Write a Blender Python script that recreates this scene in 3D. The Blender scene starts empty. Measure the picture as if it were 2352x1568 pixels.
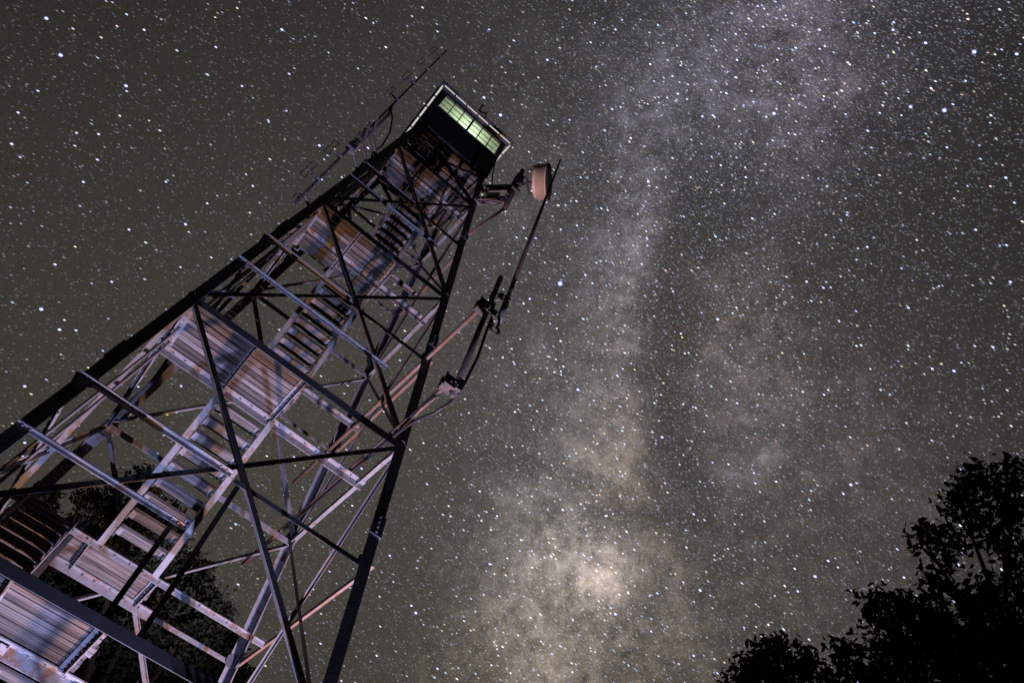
import bpy, math, random
import numpy as np
from mathutils import Vector, Matrix

C = bpy.context.scene
COL = C.collection
R_ = math.radians
random.seed(7)

# ------------------------------------------------------------------ scale: one unit U is half the tower's width at its second landing
U = 1.8
GZ = 4.95                       # height of that landing above the ground, in U
TAPER = 0.0800845
def P3(x, y, z):                # tower coordinates -> metres
    return Vector((x*U, y*U, (z+GZ)*U))
def hw(z):                      # half width of the tower at height z
    return 1 - TAPER*z

# ------------------------------------------------------------------ camera
cam = bpy.data.cameras.new('camera'); camo = bpy.data.objects.new('camera', cam); COL.objects.link(camo)
rt = Vector((0.7562782, -0.6235785, 0.1979725)); dn = Vector((0.6041863, 0.5495754, -0.5769975)); fw = Vector((0.2510025, 0.5559829, 0.7923893))
m = Matrix((rt, -dn, -fw)).transposed().to_4x4()
m.translation = P3(-0.37596, -5.342116, -4.125956)
camo.matrix_world = m
cam.sensor_width = 36; cam.lens = 36*1717.634/2352
cam.clip_start = 0.1; cam.clip_end = 6000
C.camera = camo

# ------------------------------------------------------------------ world (moonless night; the star dome itself is the object 'sky')
w = bpy.data.worlds.new('World'); C.world = w; w.use_nodes = True
w.node_tree.nodes['Background'].inputs[0].default_value = (0.012, 0.012, 0.013, 1)
w.node_tree.nodes['Background'].inputs[1].default_value = 1.0

# ------------------------------------------------------------------ two torches and an added blue fill light, standing on the ground at the tower's foot, aimed up at it
def torch(name, pos, target, power, color, cone=104, blend=0.35, size=0.02):
    l = bpy.data.lights.new(name, 'SPOT'); o = bpy.data.objects.new(name, l); COL.objects.link(o)
    l.energy = power; l.color = color; l.spot_size = R_(cone); l.spot_blend = blend; l.shadow_soft_size = size
    o.location = P3(*pos)
    o.rotation_euler = (P3(*target)-P3(*pos)).to_track_quat('-Z', 'Y').to_euler()
    return o
torch('low_blue_fill', (0.98, -1.12, -4.75), (-0.5, -0.9, 1.5), 1700, (0.40, 0.48, 1.0), 80, 0.8, 0.03)  # added fill, brightens the falling front diagonals
torch('blue_torch', (2.75, -1.425, -4.75), (-0.8, -0.4, 2.5), 6800, (0.45, 0.50, 1.0), 92, 0.7, 0.03)
torch('warm_torch', (2.85, -1.0, -4.75), (-0.8, -0.4, 2.5), 4600, (1.0, 0.55, 0.34), 92, 0.7, 0.03)

C.view_settings.view_transform = 'Standard'; C.view_settings.look = 'None'
C.view_settings.exposure = 0; C.view_settings.gamma = 1
C.cycles.use_denoising = False
C.cycles.max_bounces = 6
C.cycles.sample_clamp_indirect = 3

# ------------------------------------------------------------------ helpers
class MB:
    """collects shapes in tower coordinates; build() links them as one mesh object"""
    def __init__(s): s.v = []; s.f = []; s.m = []; s.mi = 0
    def add(s, vs, fs):
        n = len(s.v); s.v += [Vector(q) for q in vs]; s.f += [tuple(i+n for i in q) for q in fs]; s.m += [s.mi]*len(fs)
    def prism(s, P, Q, poly, a, b):
        """polygon (in the directions a, b) swept from P to Q"""
        P = Vector(P); Q = Vector(Q); a = Vector(a); b = Vector(b); n = len(poly)
        if (Q-P).dot(a.cross(b)) < 0: poly = poly[::-1]
        vs = [P+a*u+b*v for u, v in poly]+[Q+a*u+b*v for u, v in poly]
        fs = [(i, (i+1) % n, n+(i+1) % n, n+i) for i in range(n)]+[tuple(range(n-1, -1, -1)), tuple(range(n, 2*n))]
        s.add(vs, fs)
    def angle(s, P, Q, a, b, wa, wb, t=0.007):
        """angle iron: heel along P-Q, flanges of width wa along a and wb along b"""
        s.prism(P, Q, [(0, 0), (wa, 0), (wa, t), (t, t), (t, wb), (0, wb)], a, b)
    def box(s, x0, x1, y0, y1, z0, z1):
        s.prism((x0, y0, z0), (x0, y0, z1), [(0, 0), (x1-x0, 0), (x1-x0, y1-y0), (0, y1-y0)], (1, 0, 0), (0, 1, 0))
    def tube(s, pts, r, n=8, r2=None):
        pts = [Vector(p) for p in pts]; rings = []
        up = Vector((0.31, 0.17, 0.93)).normalized(); base = len(s.v); vs = []; fs = []
        for i, p in enumerate(pts):
            d = (pts[min(i+1, len(pts)-1)]-pts[max(i-1, 0)]).normalized()
            if abs(d.dot(up)) > 0.97: up = Vector((1, 0, 0))
            a = d.cross(up).normalized(); b = d.cross(a); up = (up-d*up.dot(d)).normalized()
            rr = r if r2 is None else r+(r2-r)*i/(len(pts)-1)
            vs += [p+(a*math.cos(2*math.pi*k/n)+b*math.sin(2*math.pi*k/n))*rr for k in range(n)]
        for i in range(len(pts)-1):
            fs += [(i*n+k, i*n+(k+1) % n, (i+1)*n+(k+1) % n, (i+1)*n+k) for k in range(n)]
        fs += [tuple(range(n-1, -1, -1)), tuple((len(pts)-1)*n+k for k in range(n))]
        s.add(vs, fs)
    def bolt(s, p, d, r=0.008, h=0.012):
        p = Vector(p); s.tube([p, p+Vector(d)*h], r, 6)
    def lathe(s, c, ax, prof, n=40):
        """profile of (distance along axis, radius)"""
        c = Vector(c); ax = Vector(ax).normalized(); a = ax.cross(Vector((0, 0, 1))).normalized(); b = ax.cross(a); vs = []; fs = []
        for d, r in prof:
            vs += [c+ax*d+(a*math.cos(2*math.pi*k/n)+b*math.sin(2*math.pi*k/n))*r for k in range(n)]
        for i in range(len(prof)-1):
            fs += [(i*n+k, (i+1)*n+k, (i+1)*n+(k+1) % n, i*n+(k+1) % n) for k in range(n)]
        s.add(vs, fs)
    def build(s, name, mat, parent=None, smooth=False, origin=None):
        me = bpy.data.meshes.new(name)
        o = bpy.data.objects.new(name, me); COL.objects.link(o)
        off = Vector((0, 0, 0)); p = parent
        while p is not None:
            off += p.location; p = p.parent
        if parent is None and origin is not None:
            off = P3(*origin); o.location = off
        me.from_pydata([P3(*q)-off for q in s.v], [], s.f)
        for k in (mat if isinstance(mat, (list, tuple)) else [mat]): me.materials.append(k)
        if any(s.m): me.polygons.foreach_set('material_index', s.m)
        if smooth: me.polygons.foreach_set('use_smooth', [True]*len(me.polygons))
        me.update()
        if parent is not None: o.parent = parent
        return o
def tag(o, label=None, cat=None, group=None, kind=None):
    if label: o['label'] = label
    if cat: o['category'] = cat
    if group: o['group'] = group
    if kind: o['kind'] = kind
    return o
def thing(name, at, label, cat, group=None):
    o = bpy.data.objects.new(name, None); COL.objects.link(o); o.location = P3(*at); o.empty_display_size = 0.2
    return tag(o, label, cat, group)
def arc(p, q, sag, n=10):
    p = Vector(p); q = Vector(q); sag = Vector(sag)
    return [p.lerp(q, i/n)+sag*(4*(i/n)*(1-i/n)) for i in range(n+1)]

# ------------------------------------------------------------------ materials
class NT:
    def __init__(s, name):
        s.mat = bpy.data.materials.new(name); s.mat.use_nodes = True; s.t = s.mat.node_tree; s.t.nodes.clear()
        s.out = s.n('ShaderNodeOutputMaterial')
    def n(s, kind, **k):
        q = s.t.nodes.new(kind)
        for a, b in k.items(): setattr(q, a, b)
        return q
    def l(s, a, b): s.t.links.new(a, b)
    def math(s, op, a, b=None, c=None, clamp=False):
        q = s.n('ShaderNodeMath', operation=op, use_clamp=clamp)
        for i, x in enumerate((a, b, c)):
            if x is None: continue
            if isinstance(x, (int, float)): q.inputs[i].default_value = x
            else: s.l(x, q.inputs[i])
        return q.outputs[0]
    def vmath(s, op, a, b=None, scale=None):
        q = s.n('ShaderNodeVectorMath', operation=op)
        for i, x in enumerate((a, b)):
            if x is None: continue
            if isinstance(x, (tuple, Vector)): q.inputs[i].default_value = x
            else: s.l(x, q.inputs[i])
        if scale is not None:
            if isinstance(scale, (int, float)): q.inputs['Scale'].default_value = scale
            else: s.l(scale, q.inputs['Scale'])
        return q
    def noise(s, co, scale, detail=4, rough=0.55, vscale=None):
        if vscale is not None:
            mp = s.n('ShaderNodeMapping'); mp.inputs['Scale'].default_value = vscale; s.l(co, mp.inputs[0]); co = mp.outputs[0]
        q = s.n('ShaderNodeTexNoise'); q.inputs['Scale'].default_value = scale; q.inputs['Detail'].default_value = detail
        q.inputs['Roughness'].default_value = rough; s.l(co, q.inputs['Vector']); return q.outputs['Fac']
    def ramp(s, fac, stops):
        q = s.n('ShaderNodeValToRGB'); e = q.color_ramp.elements
        e[0].position, e[0].color = stops[0][0], (*stops[0][1], 1); e[1].position, e[1].color = stops[-1][0], (*stops[-1][1], 1)
        for p, c in stops[1:-1]: e.new(p).color = (*c, 1)
        s.l(fac, q.inputs[0]); return q.outputs[0]
    def mix(s, fac, a, b, mode='MIX'):
        q = s.n('ShaderNodeMix', data_type='RGBA', blend_type=mode)
        for i, x in ((0, fac), (6, a), (7, b)):
            if isinstance(x, (int, float)): q.inputs[i].default_value = x
            elif isinstance(x, tuple): q.inputs[i].default_value = (*x, 1)
            else: s.l(x, q.inputs[i])
        return q.outputs[2]
    def surf(s, col, rough=0.6, metal=0.0, bump=None, strength=0.3, dist=0.01, spec=0.4):
        b = s.n('ShaderNodeBsdfPrincipled'); b.inputs['Metallic'].default_value = metal; b.inputs['Specular IOR Level'].default_value = spec
        if isinstance(col, tuple): b.inputs['Base Color'].default_value = (*col, 1)
        else: s.l(col, b.inputs['Base Color'])
        if isinstance(rough, (int, float)): b.inputs['Roughness'].default_value = rough
        else: s.l(rough, b.inputs['Roughness'])
        if bump is not None:
            q = s.n('ShaderNodeBump'); q.inputs['Strength'].default_value = strength; q.inputs['Distance'].default_value = dist
            s.l(bump, q.inputs['Height']); s.l(q.outputs[0], b.inputs['Normal'])
        s.l(b.outputs[0], s.out.inputs[0]); return s.mat
    def objco(s): return s.n('ShaderNodeTexCoord').outputs['Object']
    def island(s): return s.n('ShaderNodeNewGeometry').outputs['Random Per Island']

def steel_mat(name, base, dark, rust_at=0.66, rust=(0.20, 0.10, 0.055)):
    t = NT(name); co = t.objco()
    n1 = t.noise(co, 3.0, 6, 0.65); n2 = t.noise(co, 26.0, 5, 0.6)
    c = t.ramp(n1, [(0.3, dark), (0.7, base)])
    c = t.mix(t.math('MULTIPLY', n2, 0.45), c, dark)
    r = t.ramp(t.math('ADD', t.math('MULTIPLY', n1, 0.5), t.math('MULTIPLY', t.noise(co, 9.0, 7, 0.7), 0.55)), [(rust_at-0.08, (0, 0, 0)), (rust_at+0.03, (1, 1, 1))])
    c = t.mix(r, c, rust)
    return t.surf(c, 0.55, 0.0, n2, 0.12, 0.004)
STEEL = steel_mat('galvanised_steel', (0.33, 0.33, 0.345), (0.17, 0.168, 0.175), 0.61)
SHADESTEEL = steel_mat('shaded_weathered_steel', (0.13, 0.13, 0.14), (0.07, 0.07, 0.074), 0.68)  # weathered steel toned darker, shade put into its colour
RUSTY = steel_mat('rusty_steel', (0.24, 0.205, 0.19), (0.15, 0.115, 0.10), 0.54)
DARKSTEEL = steel_mat('dark_shaded_rusted_steel', (0.07, 0.062, 0.06), (0.04, 0.035, 0.034), 0.62, (0.16, 0.075, 0.035))  # dark antenna steel; on the right-face diagonals the darkness stands in for shade
PIPE = steel_mat('pipe_steel', (0.24, 0.235, 0.24), (0.13, 0.125, 0.125), 0.6)
BARE = steel_mat('thin_bracing_steel', (0.28, 0.275, 0.28), (0.17, 0.16, 0.16), 0.60)
def wood_mat(name, pale, mid, deep, amount=1.0):
    t = NT(name); co = t.objco(); isl = t.island()
    sh = t.n('ShaderNodeCombineXYZ'); t.l(t.math('MULTIPLY', isl, 61.0), sh.inputs[0]); t.l(t.math('MULTIPLY', isl, 17.0), sh.inputs[2])
    co = t.vmath('ADD', co, sh.outputs[0]).outputs[0]
    g = t.noise(co, 1.0, 8, 0.68, (1.1, 30, 30)); broad = t.noise(co, 1.0, 4, 0.6, (0.9, 5, 5)); fine = t.noise(co, 1.0, 3, 0.6, (3.5, 120, 120))
    c = t.ramp(t.math('ADD', t.math('MULTIPLY', g, 0.62), t.math('MULTIPLY', broad, 0.38)), [(0.33, deep), (0.5, mid), (0.66, pale)])
    c = t.mix(t.math('MULTIPLY', t.math('GREATER_THAN', fine, 0.62), 0.35), c, deep)
    kn = t.n('ShaderNodeTexVoronoi'); kn.inputs['Scale'].default_value = 1.0
    mp = t.n('ShaderNodeMapping'); mp.inputs['Scale'].default_value = (1.6, 6, 6); t.l(co, mp.inputs[0]); t.l(mp.outputs[0], kn.inputs['Vector'])
    c = t.mix(t.math('MULTIPLY', t.math('LESS_THAN', kn.outputs['Distance'], 0.13), 0.55), c, deep)
    hs = t.n('ShaderNodeHueSaturation'); t.l(c, hs.inputs['Color']); t.l(t.math('MULTIPLY_ADD', isl, 0.95, 0.5), hs.inputs['Value'])
    t.l(t.math('MULTIPLY_ADD', t.math('FRACT', t.math('MULTIPLY', isl, 7.3)), 0.8, 0.4), hs.inputs['Saturation'])
    return t.surf(hs.outputs[0], 0.8, 0, t.math('ADD', g, fine), 0.5, 0.006, 0.25)
WOOD = wood_mat('weathered_wood', (0.23, 0.20, 0.18), (0.100, 0.080, 0.072), (0.025, 0.018, 0.016))
DARKWOOD = wood_mat('dark_wood', (0.10, 0.085, 0.075), (0.06, 0.048, 0.042), (0.025, 0.02, 0.018))
def plain(name, col, rough=0.6, metal=0.0, amp=0.25, sc=12.0):
    t = NT(name); n = t.noise(t.objco(), sc, 5, 0.6)
    return t.surf(t.ramp(n, [(0.3, tuple(x*(1-amp) for x in col)), (0.7, tuple(min(1, x*(1+amp)) for x in col))]), rough, metal, n, 0.1, 0.004)
CABLE = plain('black_cable', (0.028, 0.026, 0.026), 0.5)
DARKPAINT = plain('dark_painted_board', (0.032, 0.03, 0.031), 0.75)
ROOFMAT = plain('roof_metal', (0.16, 0.15, 0.15), 0.5)
TRIM = plain('dark_trim', (0.09, 0.075, 0.085), 0.6)
CREAM = plain('cream_plastic', (0.82, 0.56, 0.36), 0.45, 0, 0.08, 5.0)
GREENGREY = plain('green_grey_fibreglass', (0.12, 0.15, 0.14), 0.45)
CEIL = plain('painted_ceiling_board', (0.68, 0.71, 0.62), 0.6, 0, 0.10, 7.0)
t = NT('window_glass'); a_ = t.n('ShaderNodeBsdfTransparent'); a_.inputs[0].default_value = (0.9, 0.95, 0.9, 1)
g_ = t.n('ShaderNodeBsdfGlossy'); g_.inputs['Roughness'].default_value = 0.03; mx = t.n('ShaderNodeMixShader'); mx.inputs[0].default_value = 0.06
t.l(a_.outputs[0], mx.inputs[1]); t.l(g_.outputs[0], mx.inputs[2]); t.l(mx.outputs[0], t.out.inputs[0]); GLASS = t.mat
def glow(name, col, s):
    t = NT(name); e = t.n('ShaderNodeEmission'); e.inputs[0].default_value = (*col, 1); e.inputs[1].default_value = s; t.l(e.outputs[0], t.out.inputs[0]); return t.mat
EAVE = glow('glowing_eave_panel', (1.0, 0.96, 0.88), 0.62)  # emission stands in for cabin light falling on the eave
BULB = glow('lamp_bulb', (1.0, 1.0, 0.85), 6.0)
BARK = plain('bark', (0.030, 0.025, 0.021), 0.9, 0, 0.4, 6.0)
def leafmat(name, c):
    t = NT(name); isl = t.island()
    return t.surf(t.ramp(isl, [(0.0, tuple(x*0.6 for x in c)), (1.0, tuple(x*1.4 for x in c))]), 0.65, 0, None)
LEAF = leafmat('oak_leaf', (0.022, 0.030, 0.014)); LEAF2 = leafmat('dark_leaf', (0.020, 0.027, 0.014))

# ================================================================== the tower
TOWER = thing('lookout_tower', (0, 0, -GZ), 'tall steel lattice fire lookout tower with wooden stair landings and lit cabin on top', 'tower')
LEV = [-4.72, -2.33, 0.0, 2.2373, 4.4659, 5.62]          # heights of the main levels
MID = [-3.55, -1.1658, 1.1344, 3.371, None]              # where the diagonals cross
CORN = {'A': (-1, -1), 'B': (1, -1), 'C': (-1, 1), 'D': (1, 1)}
def cor(k, z): s = CORN[k]; return Vector((s[0]*hw(z), s[1]*hw(z), z))

# the four legs, heel of the angle iron outwards, with splice plates and concrete feet
for k, (sx, sy) in CORN.items():
    b = MB(); b.angle(cor(k, -4.93), cor(k, 5.40), (-sx, 0, 0), (0, -sy, 0), 0.086, 0.086, 0.010)
    b.build('leg', SHADESTEEL if k in 'AB' else STEEL, TOWER)  # front pair gets the steel with shade in its colour
    for zs in (-3.15, -0.85, 1.42, 3.60):
        b = MB(); p = cor(k, zs-0.09); q = cor(k, zs+0.09); o = Vector((sx*0.009, sy*0.009, 0))
        b.angle(p+o, q+o, (-sx, 0, 0), (0, -sy, 0), 0.093, 0.093, 0.0085)
        for i in range(4):
            c = cor(k, zs-0.066+0.044*i)+o
            b.bolt(c+Vector((-sx*0.05, 0, 0)), (0, sy, 0)); b.bolt(c+Vector((0, -sy*0.05, 0)), (sx, 0, 0))
        b.build('splice_plate', SHADESTEEL, TOWER)
    b = MB(); c = cor(k, -4.93); b.box(c.x-0.17, c.x+0.17, c.y-0.17, c.y+0.17, -5.1, -4.9)
    b.build('footing', plain('concrete', (0.3, 0.29, 0.27), 0.85), TOWER) if k == 'A' else b.build('footing', bpy.data.materials['concrete'], TOWER)

# bracing of the four faces. each face: left corner, right corner (seen from outside), outward normal
FACES = [('A', 'B', (0, -1, 0), (1, 0, 0)), ('B', 'D', (1, 0, 0), (0, 1, 0)), ('D', 'C', (0, 1, 0), (-1, 0, 0)), ('C', 'A', (-1, 0, 0), (0, -1, 0))]
def strut(name, P, Q, n, inward=True, w=0.046, hang=0.05, mat=None, bolts=False):
    """horizontal angle: one flange flat, reaching outwards along n, the other hanging down from the heel"""
    b = MB(); n = Vector(n); P = Vector(P); Q = Vector(Q)
    b.angle(P, Q, n, (0, 0, -1), w, hang)
    d = (Q-P).normalized()
    for e, s in ((P, 1), (Q, -1)):
        for j in (0.035, 0.08): b.bolt(Vector(e)+d*s*j+n*w*0.5+Vector((0, 0, -0.007)), (0, 0, -1), 0.007, 0.01)
    if bolts:
        L = (Q-P).length; k = int(L/0.14)
        for i in range(1, k): b.bolt(P+d*(i*L/k)+n*w*0.55+Vector((0, 0, -0.007)), (0, 0, -1), 0.0065, 0.016)
    return b.build(name, mat or STEEL, TOWER)
def brace(P, Q, n, heel_low, w=0.043, name='diagonal_brace', off=0.012, mat=None):
    """diagonal angle in a face: flat flange in the face plane, the other flange pointing inwards from the heel"""
    P = Vector(P); Q = Vector(Q); n = Vector(n); d = (Q-P).normalized()
    u = d.cross(n).normalized()
    if u.z < 0: u = -u                        # u points upwards within the face
    b = MB()
    o = -n*off
    if heel_low: b.angle(P+o-u*w/2, Q+o-u*w/2, u, -n, w, w, 0.006)
    else: b.angle(P+o+u*w/2, Q+o+u*w/2, -u, -n, w, w, 0.006)
    for e, s in ((P, 1), (Q, -1)):
        for j in (0.06, 0.10): b.bolt(Vector(e)+d*s*j+o, n, 0.007, 0.01)
    return b.build(name, mat or STEEL, TOWER)
for fi, (l, r, n, xd) in enumerate(FACES):
    n = Vector(n)
    for i in range(5):
        z0, z1 = LEV[i], LEV[i+1]
        zt = z1 if i < 4 else 5.38
        # diagonals
        tl, tr, bl, br = cor(l, zt), cor(r, zt), cor(l, z0), cor(r, z0)
        brace(tl, br, n, fi != 1, w=0.036 if fi != 1 else 0.030, mat=DARKSTEEL if fi == 1 else STEEL); brace(bl, tr, n, False, w=0.036 if fi != 1 else 0.030, off=0.026, mat=(SHADESTEEL, DARKSTEEL, BARE, BARE)[fi])  # right-face and front rising diagonals carry painted-in shade
        if MID[i] is not None:
            zm = MID[i]; ml, mr = cor(l, zm), cor(r, zm)
            c_ = (ml+mr)/2
            if fi == 0:       # two lengths meeting at the crossing: the left one turned outwards, the right one inwards
                strut('horizontal_strut', ml-n*0.006, c_-n*0.006-Vector((0.02, 0, 0)), n, w=0.038, hang=0.036)
                strut('horizontal_strut', c_-n*0.012+Vector((0.02, 0, -0.012)), mr-n*0.012+Vector((0, 0, -0.012)), -n, w=0.035, hang=0.034, mat=SHADESTEEL)
            else: strut('horizontal_strut', ml-n*0.006, mr-n*0.006, n, w=0.035, hang=0.036, mat=RUSTY if fi == 1 else STEEL)  # right face: rusty tone stands in for shade and warm light stripes
            zq = {0: -4.1, 1: -1.66, 2: 0.667, 3: 2.945}[i]
            ql, qr = cor(l, zq), cor(r, zq)
            # short strut from the left leg to the falling diagonal
            x_end = 0.80 if i != 1 else 0.465
            if fi in (0, 3): strut('short_strut', ql-n*0.008, ql.lerp(qr, x_end if fi == 0 else 0.3)-n*0.008, n, w=0.030, hang=0.028)
        if i < 4:
            strut('level_beam', cor(l, z1)+Vector((0, 0, -0.004))-n*(0.008 if fi == 0 else 0.05), cor(r, z1)+Vector((0, 0, -0.004))-n*(0.008 if fi == 0 else 0.05), -n if fi == 0 else n, w=0.05, hang=0.066 if fi == 0 else 0.055, mat=SHADESTEEL if fi == 0 else STEEL)
    # gusset plates where the bracing meets the legs
    for z in (-2.33, -1.1658, 0.0, 1.1344, 2.2373, 3.371, 4.4659):
        for k, s in ((l, 1), (r, -1)):
            c = cor(k, z); d = (cor(r, z)-cor(l, z)).normalized()*s
            b = MB(); b.prism(c-n*0.011+d*0.03, c-n*0.0165+d*0.03, [(0, -0.06), (0.035, -0.06), (0.075, -0.03), (0.075, 0.03), (0.035, 0.06), (0, 0.06)], d, (0, 0, 1))
            b.build('gusset_plate', SHADESTEEL, TOWER)
# two hangers below the front diagonals' crossing
for x, z0, z1 in ((0.045, -1.20, -2.34), (-0.155, -1.68, -2.34)):
    b = MB(); y0 = -hw(z0)+0.02; y1 = -hw(z1)+0.02; b.angle((x, y0, z0), (x, y1, z1), (1, 0, 0), (0, 1, 0), 0.03, 0.03, 0.006); b.build('hanger', SHADESTEEL, TOWER)

# landings: boards along x on joists, carried by a cross beam
def landing(z, x0, x1, y0, y1, beams, joists, edge=None, label=None, bw=0.068):
    fl = MB(); n = max(1, round((y1-y0)/bw)); p = (y1-y0)/n
    for i in range(n):
        a = random.uniform(-0.012, 0.012); zz = z+random.uniform(0, 0.004)
        fl.box(x0+a-0.01, x1+random.uniform(-0.008, 0.012), y0+i*p+0.0055, y0+(i+1)*p-0.0055, zz, zz+0.022)
    L = fl.build('landing', WOOD, TOWER)
    for jx in joists:
        j = MB(); sgn = 1 if jx < (x0+x1)/2+0.02 else -1
        if abs(jx-(x0+x1)/2) < 0.2: sgn = -1
        j.angle((jx, y0-0.01, z-0.001), (jx, y1+0.01, z-0.001), (sgn, 0, 0), (0, 0, -1), 0.05 if jx in (joists[0], joists[-1]) else 0.036, 0.05, 0.007)
        k = n
        for i in range(k):
            j.bolt((jx+sgn*0.024, y0+(i+0.5)*p, z-0.008), (random.uniform(-.3, .3), random.uniform(-.3, .3), -1), 0.0042, 0.018)
        j.build('joist', STEEL, L)
    for (by, bx0, bx1, hang, w_) in beams:
        b = MB(); b.angle((bx0, by, z-0.009), (bx1, by, z-0.009), (0, -1, 0), (0, 0, -1), w_, hang, 0.008)
        k = int((bx1-bx0)/0.12)
        for i in range(1, k): b.bolt((bx0+(bx1-bx0)*i/k+random.uniform(-.02, .02), by-w_*random.uniform(.35, .7), z-0.017), (random.uniform(-.3, .3), random.uniform(-.2, .2), -1), 0.006, 0.022)
        b.build('cross_beam', STEEL, L)
    return L
landing(-2.33, -1.12, -0.06, -1.13, -0.36, [(-0.30, -1.18, 1.18, 0.085, 0.07)], [-1.1, -0.60, -0.09])
landing(-1.1658, -1.0, 0.15, 0.53, 1.03, [(0.53, -1.08, 1.09, 0.045, 0.022), (1.055, -1.0, 0.3, 0.07, 0.05)], [-0.98, -0.44, 0.13])
landing(0.0, -0.975, 0.085, -0.93, -0.35, [(-0.305, -1.0, 1.01, 0.066, 0.062)], [-0.955, -0.385, 0.072])
landing(1.1344, -0.82, 0.24, 0.40, 0.87, [(0.40, -0.9, 0.9, 0.05, 0.05)], [-0.8, -0.3, 0.22])
landing(2.2373, -0.79, 0.217, -0.78, -0.12, [(-0.36, -0.82, 0.83, 0.06, 0.058)], [-0.775, -0.28, 0.205])
landing(3.371, -0.66, 0.32, 0.28, 0.70, [(0.28, -0.73, 0.73, 0.05, 0.05)], [-0.64, -0.2, 0.30])
landing(4.4659, -0.61, 0.30, -0.605, -0.06, [(-0.345, -0.64, 0.65, 0.055, 0.055)], [-0.595, -0.18, 0.285])
landing(-3.52, -1.1, 0.1, 0.60, 1.24, [(0.60, -1.25, 1.25, 0.05, 0.05)], [-1.08, -0.5, 0.08])

# stair flights: two steel stringers and plank treads
def flight(x0, x1, ya, za, yb, zb):
    d = Vector((0, yb-ya, zb-za)); L = d.length; d.normalize(); up = Vector((0, -d.z, d.y))
    if up.z < 0: up = -up
    s1 = MB(); P = Vector((x0, ya, za)); Q = Vector((x0, yb, zb))
    s1.angle(P-up*0.05, Q-up*0.05, (-1, 0, 0), up, 0.05, 0.105, 0.008)
    F = s1.build('stair_stringer', STEEL, TOWER)
    s2 = MB(); P = Vector((x1, ya, za)); Q = Vector((x1, yb, zb))
    s2.angle(P-up*0.05, Q-up*0.05, (1, 0, 0), up, 0.05, 0.105, 0.008)
    s2.build('stair_stringer', STEEL, TOWER)
    n = max(4, round(abs(zb-za)/0.118))
    for i in range(1, n):
        f = i/n; y = ya+(yb-ya)*f; z = za+(zb-za)*f; tr = MB()
        s_ = 1 if yb > ya else -1
        tr.box(x0+0.012, x1-0.012, y-0.064, y+0.064, z, z+0.024)
        tr.build('tread', WOOD, F)
        for xx, sg in ((x0, 1), (x1, -1)):
            br = MB(); br.angle((xx+sg*0.009, y-0.058, z-0.001), (xx+sg*0.009, y+0.058, z-0.001), (sg, 0, 0), (0, 0, -1), 0.04, 0.034, 0.005)
            br.build('tread_bracket', STEEL, F)
flight(-1.05, -0.66, -0.45, -4.93, 0.60, -3.52)
flight(-0.42, 0.0, 0.60, -3.52, -0.30, -2.33)
flight(-0.985, -0.615, -0.30, -2.33, 0.53, -1.1658)
flight(-0.365, 0.052, 0.53, -1.1658, -0.305, 0.0)
flight(-0.86, -0.5, -0.30, 0.0, 0.40, 1.1344)
flight(-0.27, 0.16, 0.40, 1.1344, -0.12, 2.2373)
flight(-0.68, -0.36, -0.12, 2.2373, 0.28, 3.371)
flight(-0.14, 0.25, 0.28, 3.371, -0.06, 4.4659)
flight(-0.46, -0.14, -0.06, 4.4659, 0.36, 5.35)

# the cabin on top
WC = 0.60
ZB, ZW0, ZW1, ZE = 5.37, 6.045, 6.53, 6.62
cf = MB()
n = 17
for i in range(n):
    y0 = -0.585+1.17*i/n
    hole = False
    for x0, x1 in (((-0.59, -0.46), (-0.14, 0.59)) if hole else ((-0.59, 0.59),)): cf.box(x0, x1, y0+0.003, y0+1.17/n-0.003, 5.42, 5.44)
CAB = cf.build('cabin', WOOD, TOWER); CAB['label'] = 'dark cabin with a lit band of windows under a hipped roof'
for y in (-0.54, -0.2, 0.2, 0.54):
    b = MB(); b.angle((-0.59, y, 5.418), (0.59, y, 5.418), (0, -1, 0), (0, 0, -1), 0.04, 0.06); b.build('floor_joist', RUSTY, CAB)
def wallbox(b, a, s, u0, u1, z0, z1, t0=0.578, t1=0.60):
    """slab in one of the four walls: a = axis across, s = its sign"""
    lo, hi = sorted((s*t0, s*t1))
    if a == 'y': b.box(u0, u1, lo, hi, z0, z1)
    else: b.box(lo, hi, u0, u1, z0, z1)
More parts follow.
